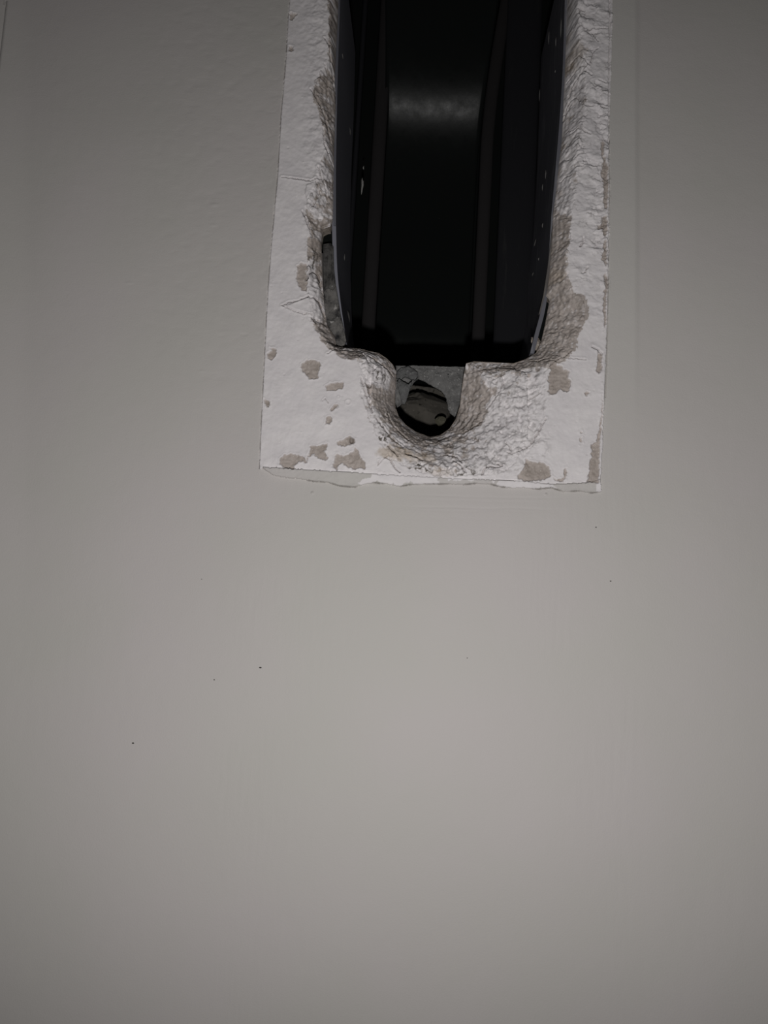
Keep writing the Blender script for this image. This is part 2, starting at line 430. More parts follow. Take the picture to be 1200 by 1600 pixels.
BROKEN_BARE = [                                                     # mortar laid bare where the plaster broke away
 [(862, 335), (880, 328), (893, 338), (890, 370), (888, 395), (884, 425), (896, 455), (918, 468), (920, 492), (906, 520), (898, 548), (880, 566), (858, 576), (848, 570),
  (800, 574), (770, 572), (800, 560), (836, 550), (852, 510), (856, 460), (858, 400)],
 [(727, 562), (770, 562), (800, 566), (780, 574), (760, 572), (748, 580), (760, 592), (778, 602), (764, 620), (766, 638), (758, 652), (730, 668), (714, 672), (712, 655), (722, 610)],
 [(486, 496), (498, 506), (500, 480), (515, 510), (528, 540), (565, 543), (568, 558), (548, 565), (524, 553), (505, 536), (493, 516)],
 [(596, 556), (620, 568), (624, 590), (620, 640), (640, 668), (672, 684), (664, 692), (634, 684), (612, 664), (588, 640), (574, 612), (570, 598), (590, 604), (604, 600), (608, 580)],
 [(497, 120), (514, 112), (524, 130), (524, 230), (510, 220), (500, 180), (488, 150)],
 [(513, 0), (530, 0), (527, 100), (514, 90)],
]
for i, ch in enumerate(CHIPS):
    c = P2(ch); ax = [p[0] for p in ch]; ay = [p[1] for p in ch]
    m = (PX > min(ax) - 8) & (PX < max(ax) + 8) & (PY > min(ay) - 8) & (PY < max(ay) + 8)
    idx = np.where(m); xx, zz = X[idx] + 1.5 * wfx[idx] + 0.6 * wx[idx], Z[idx] + 1.5 * wfz[idx] + 0.6 * wz[idx]
    iv = inside(xx, zz, c); dd, _, _, _ = near(xx, zz, c)
    k = np.where(iv, sm(0, 1.6, dd), 0.0)
    H[idx] += k * (3.0 + 0.9 * fbm(X[idx], Z[idx], 5, 3, 200 + i))
    # a thin curled rim of paint round each chip
    H[idx] -= np.where(iv, 0, 0.7 * sm(3.0, 0.6, dd))
    bare[idx] = np.maximum(bare[idx], k)
for i, ch in enumerate(BROKEN_BARE):
    c = P2(ch); iv = inside(X + wx * 1.5 + 1.5 * wfx, Z + wz * 1.5 + 1.5 * wfz, c)
    bare = np.maximum(bare, np.where(iv, 0.92, 0.0))

# the broken zone sinks towards the slot
def bk():
    q = np.clip(1 - t, 0, 1)
    notch = sm(560, 600, sub(PX)) * sm(860, 790, sub(PX)) * sm(545, 590, sub(PY))
    prof = np.where(notch > 0.5, q ** 1.9, q ** 1.35)
    dep = hv * prof
    up = np.minimum(1, t * 6)
    rg = ridged(x_ + 6 * fbm(x_, z_, 30, 2, 301), z_ + 6 * fbm(x_, z_, 30, 2, 302), 26, 5, 303, 0.6)
    rg2 = fbm(x_, z_, 7, 3, 311)
    c1, c2, cid = cells(x_ + 4 * fbm(x_, z_, 12, 2, 305), z_ + 4 * fbm(x_, z_, 12, 2, 306), 11, 307)
    terr = (cid - 0.5) * 2.4 * sm(0.0, 0.35, c2)                   # small fractured facets
    # bedding ridges which run parallel to the edge of the notch
    bed = notch * 2.4 * perlin(hd / 7.0 + 1.4 * fbm(x_, z_, 26, 3, 321), (x_ + z_) / 60.0, 322) 
    amp = sm(0, 0.15, 1 - t) * (0.25 + 0.75 * up)
    mm_ = 0.5 + 0.9 * sm(-0.4, 0.6, fbm(x_, z_, 45, 2, 331))
    pxs, pys = sub(PX), sub(PY)
    calm = sm(728, 775, pxs + 12 * fbm(x_, z_, 30, 3, 351)) * sm(570, 600, pys) * sm(900, 860, pxs)      # white lumpy flank right of the notch
    lumps = 4.2 * fbm(x_ - 0.4 * z_, z_, 42, 3, 352) + 2.6 * np.abs(fbm(x_, z_, 17, 3, 353)) 
    raw = dep + amp * mm_ * (1 - 0.78 * calm) * (-1.9 * rg + 1.5 * rg2 + terr + bed) + amp * calm * lumps
    rawj = raw + 3.2 * fbm(x_, z_, 14, 4, 341, 0.6)
    sh_, eg = stair(rawj, 8.0, 0.62); sh2, eg2 = stair(rawj + 3, 3.1, 0.5)
    sh_ = 0.65 * sh_ + 0.35 * sh2; eg = eg * (1 - 0.75 * calm)
    return 0.45 * raw + 0.55 * sh_ + 1.0, eg
bkd, bke = bk()
Hs = sub(H); Hs = np.where(broken, bkd + np.minimum(Hs, 0) * sm(0.6, 1.0, t), Hs)
Hs = np.where(ih, np.maximum(hv, 4.0) + 2, Hs)
H[ci] = Hs

# lifted tongues of white plaster at the left jamb
for pts, up_ in (([(480, 464), (479, 440), (482, 429), (487, 423), (493, 423), (496, 432), (499, 450), (502, 466)], 3.0),
                 ([(445, 479), (462, 472), (480, 465), (492, 464), (499, 474), (504, 488), (502, 500), (492, 497), (478, 491), (462, 487)], 3.5),
                 ([(478, 290), (490, 284), (496, 292), (495, 306), (488, 318), (480, 316), (476, 304)], 2.5),
                 ([(566, 548), (572, 549), (590, 560), (604, 566), (611, 580), (606, 596), (590, 600), (576, 594), (571, 575)], 2.0)):
    c = P2(pts); iv = inside(X + wfx, Z + wfz, c); dd, _, _, _ = near(X, Z, c)
    k = np.where(iv, sm(0, 3.0, dd), 0.0); bare *= (1 - k); H = H - up_ * k; LIFT = k if 'LIFT' not in globals() else np.maximum(LIFT, k)
# cracks, scores and flake edges cut into the face: (points, width, depth)
CRACKS = [
 ([(458, -60), (450, 30), (447, 90), (439, 180), (434, 270), (427, 350), (420, 430), (415, 520), (411, 600), (407, 680), (405, 732)], 1.1, 3.0),
 ([(952, 0), (952, 60), (951, 130), (951, 200), (952, 300), (951, 350), (950, 450), (949, 540), (948, 580), (946, 620)], 1.3, 3.0),
 ([(441, 277), (455, 279), (470, 281), (486, 283), (497, 278), (505, 277)], 1.5, 5),
 ([(494, 282), (497, 292), (496, 305), (492, 315), (488, 321)], 1.5, 6),
 ([(497, 260), (502, 275), (508, 290), (509, 305), (505, 315)], 1.4, 6),
 ([(473, 330), (478, 342), (483, 356), (487, 368)], 1.8, 7),
 ([(441, 478), (452, 473), (465, 471), (476, 466), (482, 463)], 1.5, 5),
 ([(480, 436), (482, 427), (487, 422), (494, 422), (496, 430)], 2.2, 14),
 ([(496, 430), (498, 440), (501, 452)], 1.5, 8),
 ([(491, 464), (497, 468), (501, 478), (503, 486)], 1.8, 10),
 ([(442, 478), (458, 486), (475, 491), (488, 491)], 1.1, 2.5),
 ([(486, 140), (492, 150), (498, 160), (506, 175), (511, 195), (515, 214)], 1.5, 8),
 ([(505, 200), (507, 225), (514, 240), (518, 246)], 1.4, 7),
 ([(507, 60), (514, 70), (516, 95), (519, 120), (522, 140)], 1.3, 6),
 ([(508, 100), (511, 112), (509, 130), (509, 150)], 1.2, 8),
 ([(853, 654), (846, 666), (838, 680), (831, 692)], 1.5, 4),
 ([(831, 692), (822, 700), (810, 705), (800, 709), (793, 706)], 1.4, 4),
 ([(790, 690), (797, 697), (800, 706)], 1.2, 4),
 ([(845, 612), (836, 618), (826, 622)], 1.6, 3),
 ([(756, 650), (748, 656), (736, 662), (726, 668)], 1.5, 8),
 ([(790, 590), (783, 605), (774, 618), (764, 630)], 1.3, 5),
 ([(778, 724), (785, 728), (776, 730), (765, 728), (757, 732), (753, 742)], 1.6, 7),
 ([(709, 718), (720, 726), (728, 738)], 1.4, 6), ([(600, 714), (610, 718), (616, 730), (625, 738)], 1.5, 6),
 ([(592, 718), (590, 727), (598, 718), (606, 712)], 1.0, 2.5),
 ([(606, 696), (614, 704), (622, 712)], 1.8, 8), ([(634, 708), (648, 712), (660, 718)], 1.8, 8), ([(700, 708), (715, 712), (722, 722)], 1.6, 7),
 ([(564, 590), (569, 606), (575, 624), (582, 645)], 1.6, 6), ([(588, 652), (600, 668), (612, 684), (630, 696)], 1.6, 8),
 ([(604, 640), (611, 655), (622, 668), (638, 682)], 1.5, 8), ([(576, 566), (571, 556), (566, 548)], 1.3, 5),
 ([(511, 553), (520, 548), (526, 541)], 1.2, 6), ([(576, 551), (592, 559), (604, 566), (612, 574)], 1.3, 8),
 ([(868, 558), (852, 556), (842, 560), (832, 556)], 1.4, 8),
 ([(912, 50), (920, 46), (928, 45), (948, 46)], 1.4, 4), ([(926, 50), (930, 60), (935, 66)], 1.2, 4),
 ([(897, 85), (906, 84), (912, 94), (920, 103)], 1.5, 7), ([(920, 103), (924, 92), (926, 82), (934, 76)], 1.2, 5),
 ([(892, 110), (902, 103), (916, 103), (908, 112), (898, 122), (893, 138)], 1.6, 7),
 ([(899, 130), (906, 116), (914, 110), (924, 118)], 1.5, 6), ([(888, 160), (894, 145), (902, 143), (909, 152), (911, 162), (918, 166), (926, 166)], 1.7, 7),
 ([(884, 175), (890, 160), (896, 150)], 1.5, 6), ([(903, 22), (908, 13), (914, 18)], 1.3, 4),
 ([(893, 202), (904, 198), (914, 206), (922, 210)], 1.3, 4), ([(898, 248), (904, 241), (914, 240)], 1.4, 4), ([(880, 272), (886, 268), (894, 270)], 1.4, 5),
 ([(935, 125), (948, 130)], 1.4, 4), ([(938, 168), (949, 169)], 1.4, 4), ([(925, 542), (933, 546), (940, 553)], 2.0, 5),
 ([(911, 372), (911, 380), (906, 386)], 1.6, 4), ([(918, 418), (914, 426), (908, 428)], 1.4, 4), ([(513, 630), (508, 622), (504, 628)], 0.9, 1.5),
 ([(885, 560), (900, 561), (916, 562)], 1.2, 2), ([(893, 548), (884, 556), (870, 562), (858, 572)], 1.2, 4),
]
for pts, wd, dp in CRACKS:
    pp = P2(pts); ax = [p[0] for p in pts]; ay = [p[1] for p in pts]
    idx = np.where((PX > min(ax) - 14) & (PX < max(ax) + 14) & (PY > min(ay) - 14) & (PY < max(ay) + 14))
    xx, zz = X[idx] + 0.9 * wfx[idx], Z[idx] + 0.9 * wfz[idx]
    long = len(pts) > 9
    if long: xx, zz = X[idx] + 0.25 * wfx[idx], Z[idx]
    dd, _, _, _ = near(xx, zz, pp, False)
    H[idx] += dp * sm(wd, wd * 0.3, dd) - (0.0 if long else 0.9) * sm(wd * 4, wd, dd) * sm(wd * 0.3, wd, dd)
    grime[idx] = np.maximum(grime[idx], (0.45 if long else 0.55) * sm(wd * 0.8, wd * 0.2, dd))
# little pits, ring marks and grains in the white coat
for k in range(190):
    a, b = rng.uniform(412, 935), rng.uniform(120, 745); r = rng.uniform(0.8, 1.9)
    qx, qz = xz(a, b); idx = np.where((np.abs(X - float(qx)) < 6) & (np.abs(Z - float(qz)) < 6))
    if not len(idx[0]) or not in_patch[idx].all(): continue
    dd = np.hypot(X[idx] - qx, Z[idx] - qz)
    H[idx] += (1.8 if k % 3 else -1.4) * sm(r, 0, dd)
    if k % 3: grime[idx] = np.maximum(grime[idx], 0.4 * sm(r * 0.8, 0, dd))
for (a, b, r) in ((544, 629, 4.5), (529, 621, 2.2)):
    qx, qz = xz(a, b); dd = np.hypot(X - qx, Z - qz)
    H += -1.2 * np.exp(-((dd - r) / 0.9) ** 2) * (dd < 12)
# nibs and grains on the painted wall
for (a, b, r, h) in ((631, 905, 2, -1.2), (488, 770, 3, -2.5), (853, 772, 2.2, -3.5), (335, 320, 5, -1.2), (333, 352, 4, -0.9), (203, 442, 4, -1), (315, 580, 3.5, -1), (382, 523, 4, 1),
                     (35, 834, 3, -1), (152, 950, 5, -0.8), (932, 823, 1.2, 1.0)):
    qx, qz = xz(a, b); dd = np.hypot((X - qx), (Z - qz)); H += h * sm(r, 0, dd)
# trowel sweeps under the patch
for k in range(5):
    y0 = (774, 781, 792, 796, 809)[k]; idx = np.where((PX > 600) & (PX < 900) & (np.abs(PY - y0) < 12))
    H[idx] += (0.22, 0.1, 0.26, 0.12, 0.08)[k] * np.exp(-((PY[idx] - y0 - 0.02 * (PX[idx] - 650) - 2 * fbm(X[idx], Z[idx], 90, 2, 400 + k)) / 1.6) ** 2) * sm(600, 680, PX[idx]) * sm(900, 820, PX[idx])
# ochre stains under the notch and on the right jamb
for (a, b, ra, rb, k) in ((618, 707, 34, 15, .55), (660, 715, 30, 12, .45), (897, 80, 22, 22, .35), (690, 738, 26, 8, .25), (870, 425, 22, 16, .25)):
    e = ((PX - a) / ra) ** 2 + ((PY - b) / rb) ** 2
    stain = np.maximum(stain, k * sm(1.0, 0.2, e + 0.6 * fbm(X, Z, 12, 3, 500 + a)))
dirtn = fbm(X, Z, 13, 4, 611)
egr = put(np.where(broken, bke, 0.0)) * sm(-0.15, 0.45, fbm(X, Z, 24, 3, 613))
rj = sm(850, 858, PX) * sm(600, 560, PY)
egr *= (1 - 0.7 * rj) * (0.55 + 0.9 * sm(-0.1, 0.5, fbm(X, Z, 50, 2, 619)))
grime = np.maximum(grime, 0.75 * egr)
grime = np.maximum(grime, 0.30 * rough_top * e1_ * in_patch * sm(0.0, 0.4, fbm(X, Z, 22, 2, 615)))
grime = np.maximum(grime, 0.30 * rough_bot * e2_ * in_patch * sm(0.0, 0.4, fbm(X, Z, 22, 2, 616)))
# thin dirt line under the ragged lower lip
lipl = sm(1.3, 0.4, sdist) * (PY > 750) * sm(-0.3, 0.2, fbm(X, Z, 40, 2, 617))
grime = np.maximum(grime, 0.5 * lipl); H += 1.6 * lipl * (~ins)
bm_ = put(broken.astype(float))
q_ = put(np.clip(1 - t, 0, 1))
notchz = sm(545, 575, PX) * sm(870, 800, PX) * sm(550, 590, PY)
flank = sm(735, 770, PX) * sm(575, 600, PY) * sm(880, 860, PX)
bare = np.maximum(bare, bm_ * 0.9 * (1 - LIFT) * sm(0.08, 0.22, dirtn + 0.9 * (q_ - 0.48) - 0.75 * flank))
smear = sm(0.15, 0.45, fbm(X, Z * 1.2, 19, 4, 631)) * bm_ * (1 - LIFT) * (1 - 0.6 * flank)
keep = np.zeros(shp)
for ch in BROKEN_BARE[:4]: keep = np.maximum(keep, inside(X + wx * 1.5 + 1.5 * wfx, Z + wz * 1.5 + 1.5 * wfz, P2(ch)) * 1.0)
bare *= (1 - 0.8 * smear * (1 - 0.8 * keep))                                         # plaster smears left on the mortar
grime = np.maximum(grime, bm_ * 0.35 * sm(0.25, 0.6, fbm(X, Z, 6, 3, 621)))
bare *= 1 - 0.8 * bm_ * sm(845, 855, PX) * sm(340, 300, PY) * sm(-0.5, 0.1, fbm(X, Z, 30, 3, 651))   # plaster still covers the upper right jamb
g1, g2, gid = cells(X, Z, 5.5, 643)
H += bm_ * bare * (1.1 * fbm(X, Z, 5, 3, 641) - 1.0 * sm(0.45, 0.1, g1) * (gid > 0.55))
bare = np.where((bm_ > 0) & (gid > 0.82) & (g1 < 0.33), bare * 0.45, bare)          # pale grit in the mortar
# dark pit in the chip at lower left
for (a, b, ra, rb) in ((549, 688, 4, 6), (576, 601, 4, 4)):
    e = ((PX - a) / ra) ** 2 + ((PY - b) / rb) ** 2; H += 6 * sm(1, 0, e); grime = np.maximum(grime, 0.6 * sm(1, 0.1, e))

# pull stray cell corners onto the rim of the slot, drop the cells inside it
Xf, Zf = X.copy(), Z.copy()
ihd = put(hd, 99.0); use = in_hole & (ihd < 4)
Qx, Qz, Hv = put(hqx), put(hqz), put(hv)
Xf = np.where(use, Qx, Xf); Zf = np.where(use, Qz, Zf)
V = np.stack([Xf * S, H * S, Zf * S + Z0], -1).reshape(-1, 3)
ids = np.arange(shp[0] * shp[1]).reshape(shp)
quads = np.stack([ids[:-1, :-1], ids[1:, :-1], ids[1:, 1:], ids[:-1, 1:]], -1)
dead = in_hole[:-1, :-1] & in_hole[1:, :-1] & in_hole[1:, 1:] & in_hole[:-1, 1:]
pmask = (in_patch | ins)
inP = (pmask[:-1, :-1] | pmask[1:, 1:])
def emit(name, sel, parent):
    q = quads[sel].reshape(-1, 4); u, inv = np.unique(q, return_inverse=True)
    at = {n: a.reshape(-1)[u] for n, a in (('coat', coat), ('bare', bare), ('stain', stain), ('grime', grime), ('band', bandm * coat))}
    return mesh_np(name, V[u], inv.reshape(-1, 4), M_WALL, parent, True, at)
wall = emit('wall_front', ~dead & ~inP, None)
tag(wall, 'smooth light grey painted wall around the scraped slot opening', None, None, 'structure')
sur = emit('plaster_surround', ~dead & inP, wall)
tag(sur, 'scraped white plaster rectangle chipped down to brown mortar')

# raw sides of the opening, running back from its rim
def resample(pts, step):
    out = []
    n = len(pts)
    for i in range(n - 1):
        a, b = np.array(pts[i], float), np.array(pts[i + 1], float)
        k = max(1, int(np.hypot(*(b - a)[:2]) / step))
        for j in range(k): out.append(a + (b - a) * j / k)
    out.append(np.array(pts[-1], float)); return np.array(out)
hp = resample([(a, b, p[2]) for (a, b), p in zip(hole, HOLE)], 2.0)
nr = 34; deep = 150.0
tang = np.gradient(hp[:, :2], axis=0); tang /= np.linalg.norm(tang, axis=1)[:, None] + 1e-9
nrm = np.stack([tang[:, 1], -tang[:, 0]], -1)
if not inside(np.array([hp[5, 0] - nrm[5, 0] * 3]), np.array([hp[5, 1] - nrm[5, 1] * 3]), hole)[0]: nrm = -nrm   # outward
vs = []
for j in range(nr):
    s = j / (nr - 1); d = hp[:, 2] - 2 + (deep - hp[:, 2]) * s ** 1.3
    arc = np.arange(len(hp)) * 2.0
    off = 0.3 + min(1, j / 5) * (1.0 + 1.6 * fbm(arc, d, 16, 4, 700)) + 6 * s
    vs.append(np.stack([(hp[:, 0] + nrm[:, 0] * off) * S, d * S, (hp[:, 1] + nrm[:, 1] * off) * S + Z0], -1))
vs = np.array(vs); n = len(hp); ii = np.arange(nr * n).reshape(nr, n)
lq = np.stack([ii[:-1, :-1], ii[1:, :-1], ii[1:, 1:], ii[:-1, 1:]], -1).reshape(-1, 4)
mesh_np('opening_side', vs.reshape(-1, 3), lq, M_MORTAR, wall)

# dark specks stuck to the paint
for k, (a, b, r) in enumerate(((407, 1043, 1.7), (335, 1062, 1.0), (208, 1161, 1.5), (931, 824, 1.0), (954, 908, 1.1), (730, 1028, 0.8), (315, 905, 0.7))):
    qx, qz = xz(a, b); h0 = H[np.abs(XS - float(qx)).argmin(), np.abs(ZS - float(qz)).argmin()]
    v = [world(float(qx) + 1.2 * r * math.cos(2.1 * i) * (1 if i % 2 else .7), float(h0) - 0.8, float(qz) + 0.8 * r * math.sin(1.05 * i)) for i in range(6)]
    v = []
    for ring, (rr, dd) in enumerate(((1.0, 0.3), (0.8, -0.5), (0.0, -0.9))):
        for i in range(8):
            ang = i * math.pi / 4
            v.append(world(float(qx) + 1.4 * r * rr * math.cos(ang + .4), float(h0) + dd, float(qz) + 0.75 * r * rr * math.sin(ang) + 0.3 * r * math.cos(ang)))
    f = [(rg * 8 + i, rg * 8 + (i + 1) % 8, rg * 8 + 8 + (i + 1) % 8, rg * 8 + 8 + i) for rg in (0, 1) for i in range(8)]
    mesh_py('dirt_speck', v, f, M_SPECK, wall, True)

# ------------------------------------------------------------------ masonry pocket behind the wall
def box_mesh(name, x0, x1, d0, d1, z0, z1, mat, parent=None, bevel=0.0):
    v = [world(x, d, z) for x in (x0, x1) for d in (d0, d1) for z in (z0, z1)]
    f = [(0, 1, 3, 2), (4, 6, 7, 5), (0, 4, 5, 1), (2, 3, 7, 6), (0, 2, 6, 4), (1, 5, 7, 3)]
    return mesh_py(name, v, f, mat, parent, False, bevel)
zb = float(xz(660, 700, 60)[1]); ztop = float(gz1) + 500
back = box_mesh('wall_back', -330, 420, 640, 700, zb - 260, ztop, M_MORTAR); tag(back, 'dark masonry at the back of the wall pocket', kind='structure')
wl = box_mesh('wall_left', -330, -290, 150, 640, zb - 260, ztop, M_MORTAR); tag(wl, 'dark masonry side of the pocket behind left jamb', kind='structure')
wr = box_mesh('wall_right', 380, 420, 150, 640, zb - 260, ztop, M_MORTAR); tag(wr, 'dark masonry side of the pocket behind right jamb', kind='structure')
fl = box_mesh('floor', -330, 420, 150, 640, zb - 300, zb - 260, M_MORTAR); tag(fl, 'dark masonry base of the pocket below the notch', kind='structure')
cl = box_mesh('ceiling', -330, 420, 4, 700, ztop, ztop + 40, M_MORTAR); tag(cl, 'top of the masonry pocket above the frame', kind='structure')

# ------------------------------------------------------------------ black steel housing
hx, hz = xz(680, 560, 60)
housing = empty('steel_housing', world(float(hx), 60, float(hz)))
tag(housing, 'black steel housing with curved back plate set deep in the wall slot', 'metal housing')

def smooth_line(pts, n=60):
    p = np.array(pts, float); k = len(p)
    tt = np.linspace(0, k - 1, n); i = np.clip(tt.astype(int), 0, k - 2); f = (tt - i)[:, None]
    pm1 = p[np.clip(i - 1, 0, k - 1)]; p0 = p[i]; p1 = p[i + 1]; p2 = p[np.clip(i + 2, 0, k - 1)]
    return 0.5 * (2 * p0 + (p1 - pm1) * f + (2 * pm1 - 5 * p0 + 4 * p1 - p2) * f ** 2 + (3 * p0 - pm1 - 3 * p1 + p2) * f ** 3)

def sheet(name, line_px, d_of, d0, d1, thick, outdir, mat, parent, taper=0.0, rows=14):
    """steel sheet swept straight back from d0 to d1 along a front outline given in pixels at depth d_of"""
    L = smooth_line(line_px); a, b = xz(L[:, 0], L[:, 1], d_of)
    n = len(a); v = []; f = []
    for side in (0, 1):
        for j in range(rows):
            d = d0 + (d1 - d0) * j / (rows - 1)
            for i in range(n):
                v.append(world(float(a[i]) + outdir * (side * thick) + taper * j / (rows - 1), d, float(b[i])))
    def id_(s, j, i): return s * rows * n + j * n + i
    for j in range(rows - 1):
        for i in range(n - 1):
            f.append((id_(0, j, i), id_(0, j + 1, i), id_(0, j + 1, i + 1), id_(0, j, i + 1)))
            f.append((id_(1, j, i), id_(1, j, i + 1), id_(1, j + 1, i + 1), id_(1, j + 1, i)))
    for i in range(n - 1):
        for j in (0, rows - 1):
            f.append((id_(0, j, i), id_(0, j, i + 1), id_(1, j, i + 1), id_(1, j, i)))
    for j in range(rows - 1):
        for i in (0, n - 1):
            f.append((id_(0, j, i), id_(1, j, i), id_(1, j + 1, i), id_(0, j + 1, i)))
    return mesh_py(name, v, f, mat, parent, False, 0.6 * S, 2)

left_line = [(534, -90), (531, 20), (527, 110), (525, 190), (524, 270), (525, 350), (527, 420), (532, 470), (538, 512), (541, 534)]
right_line = [(886, -90), (882, 20), (879, 110), (874, 190), (868, 262), (862, 330), (858, 390), (852, 440), (845, 485), (836, 520), (828, 552)]
sheet('side_plate', left_line, 46, 46, 330, 7, -1, M_SIDE, housing)
sheet('side_plate', right_line, 40, 40, 330, 7, 1, M_SIDE2, housing)

def prism(name, pts_px, d0, d1, mat, parent, bevel=0.8, at=None):
    at = d0 if at is None else at
    q = [xz(p[0], p[1], at) for p in pts_px]; n = len(q)
    v = [world(float(a), d0, float(b)) for a, b in q] + [world(float(a), d1, float(b)) for a, b in q]
    f = [tuple(range(n)), tuple(range(2 * n - 1, n - 1, -1))] + [(i, (i + 1) % n, n + (i + 1) % n, n + i) for i in range(n)]
    return mesh_py(name, v, f, mat, parent, False, bevel * S if bevel else 0, 2)

# splashes on the guide rail
def spot(px, py, d, w_, h_, mat=M_FLECK, parent=housing, name='plaster_fleck'):
    qx, qz = xz(px, py, d); k = (F + d) / F; N = 10; v = []
    for rr, lift in ((1.0, 0.0), (0.7, -1.2), (0.0, -1.8)):
        for i in range(N):
            a = 2 * math.pi * i / N; j = 1 + 0.3 * math.sin(3 * a + py)
            v.append(world(float(qx) + w_ * .5 * k * rr * j * math.cos(a), d + lift, float(qz) + h_ * .5 * k * rr * j * math.sin(a)))
    f = [(r * N + i, r * N + (i + 1) % N, (r + 1) * N + (i + 1) % N, (r + 1) * N + i) for r in (0, 1) for i in range(N)]
    return mesh_py(name, v, f, mat, parent, True)
# dusty front edge of the left side plate, with its rounded foot, and the thin return lip beside it
ue = prism('flange_or_shade_sheet', [(505, 381), (517, 379), (521, 385), (522, 420), (525, 448), (520, 455), (513, 450), (505, 457), (504, 430)], 43, 47, M_SCUFF, housing, 1.0)
fe = prism('flange_or_shade_sheet', [(505, 455), (512, 449), (520, 453), (525, 446), (528, 464), (532, 490), (538, 516), (541, 532), (538, 539), (531, 541), (524, 537), (513, 516), (508, 496)],
           40, 46, M_DUSTY, housing, 1.6)
spot(524, 480, 39.6, 5, 9); spot(518, 503, 39.6, 7, 4); spot(519, 447, 42.6, 2, 3); spot(527, 496, 39.6, 1.5, 3)
tag(fe, 'dust grey rounded foot of the steel flange')
lip = prism('flange_lip', [(501, 395), (504, 395), (505, 450), (508, 492), (515, 519), (511, 518), (504, 492), (502, 450)], 34, 48, M_EDGE, housing, 0.8)
tag(lip, 'rubbed brownish steel lip')
# scuffed return edge above it
prism('flange_or_shade_sheet', [(520, -90), (534, -90), (531, 20), (528, 110), (526, 190), (525, 270), (525, 352), (521, 352), (520, 270), (518, 190), (519, 110), (521, 20)], 42, 46, M_SIDE2, housing, 0.6)
# rubbed front edge of the right plate
e = prism('flange_or_shade_sheet', [(866, 330), (868, 333), (862, 392), (857, 440), (850, 468), (844, 490), (842, 490), (849, 460), (856, 415), (860, 380)], 34, 40, M_EDGE, housing, 0.6)
tag(e, 'pale rubbed edge of the steel plate')
prism('flange_or_shade_sheet', [(857, 440), (862, 440), (862, 470), (856, 505), (848, 536), (838, 552), (828, 556), (836, 520), (845, 485), (852, 455)], 62, 66, M_BACK, housing, 0.6)  # black sheet painting the dark gap between right plate and mortar, no real flange
prism('shade_sheet', [(494, 345), (524, 345), (524, 392), (494, 392)], 62, 66, M_BACK, housing, 0.6)  # black sheet added behind the left gap so it looks shadowed

# curved back plate: flat below, bent forward towards the top
def back_profile(n=70):
    """(z, d) going up; bend radius rad"""
    zb0 = float(xz(680, 580, 240)[1]) + 1.0; zbend = float(xz(675, 368, 450)[1]); rad = 430.0; d0 = 455.0
    out = [(zb0, d0), (zb0 + (zbend - zb0) * 0.5, d0)]
    for i in range(n):
        a = math.radians(66) * i / (n - 1)
        out.append((zbend + rad * math.sin(a), d0 - rad * (1 - math.cos(a))))
    return out
prof = back_profile()
zs0 = float(xz(755, 250, 400)[1]); zs1 = float(xz(770, 0, 400)[1])
def splay(z): return 34.0 * max(0.0, (z - zs0) / (zs1 - zs0)) ** 1.6
def swept(name, xl, xr, prof, push, mat, parent, thick=6.0, lipw=5.0):
    """sheet following prof between xl and xr, with both long edges rolled towards the room"""
    v = []; f = []
    cross = [(xl - 1.0, -9.0), (xl - 0.6, -5), (xl + 0.6, -2), (xl + 3, -0.4), (xl + lipw + 3, 0.0)]
    cross += [(xl + (xr - xl) * k / 10, 0.0) for k in range(1, 10)]
    cross += [(xr - lipw - 3, 0.0), (xr - 3, -0.4), (xr - 0.6, -2), (xr + 0.6, -5), (xr + 1.0, -9.0)]
    m = len(cross)
    for side in (0, 1):
        for (z, d) in prof:
            for (x, o) in cross: v.append(world(x + splay(z) * sm(xl + 20, xr - 20, x), d + o - x * x / 3200.0 + push + side * thick, z))
    n = len(prof)
    for s in (0, 1):
        for j in range(n - 1):
            for i in range(m - 1):
                a = s * n * m + j * m + i; f.append((a, a + 1, a + m + 1, a + m))
    for j in range(n - 1):
        for i in (0, m - 1):
            a = j * m + i; f.append((a, a + m, a + m + n * m, a + n * m))
    for i in range(m - 1):
        for j in (0, n - 1):
            a = j * m + i; f.append((a, a + 1, a + 1 + n * m, a + n * m))
    return mesh_py(name, v, f, mat, parent, True)
bl = float(xz(603, 160, 370)[0]); br = float(xz(752, 160, 370)[0])
b_ = swept('back_plate', bl, br, prof, 0, M_BACK, housing)
tag(b_, 'glossy black curved back plate')

# rails either side of the back plate, in front of it
def rail(px0, px1, y_at, d_front, d_back, mat, name='guide_rail', ztopx=-120, zbpx=610):
    xa = float(xz(px0, y_at, d_front)[0]); xb = float(xz(px1, y_at, d_front)[0])
    z1 = float(xz(px0, ztopx, d_front)[1]); z0_ = float(xz(px0, zbpx, d_front)[1])
    r = (xb - xa); v = []; f = []; seg = 9
    sec = [(xa, d_back)] + [(xa + r * (0.5 - 0.5 * math.cos(math.pi * k / (seg - 1))), d_front + 6 * (1 - math.sin(math.pi * k / (seg - 1)))) for k in range(seg)] + [(xb, d_back)]
    m = len(sec)
    NZ = 40
    for z in np.linspace(z0_, z1, NZ):
        for (x, d) in sec: v.append(world(x + (splay(z) if px0 > 700 and px0 < 760 else 0.0), d, z))
    f = [(j * m + i, j * m + (i + 1) % m, (j + 1) * m + (i + 1) % m, (j + 1) * m + i) for i in range(m) for j in range(NZ - 1)]
    f += [tuple(range(m)), tuple(range(NZ * m - 1, (NZ - 1) * m - 1, -1))]
    return mesh_py(name, v, f, mat, housing, True)
rail(577, 598, 300, 345, 372, M_RAIL)
rail(748, 768, 300, 345, 372, M_RAIL)
rail(776, 832, 420, 300, 304, M_FLANGE, 'inner_flange')
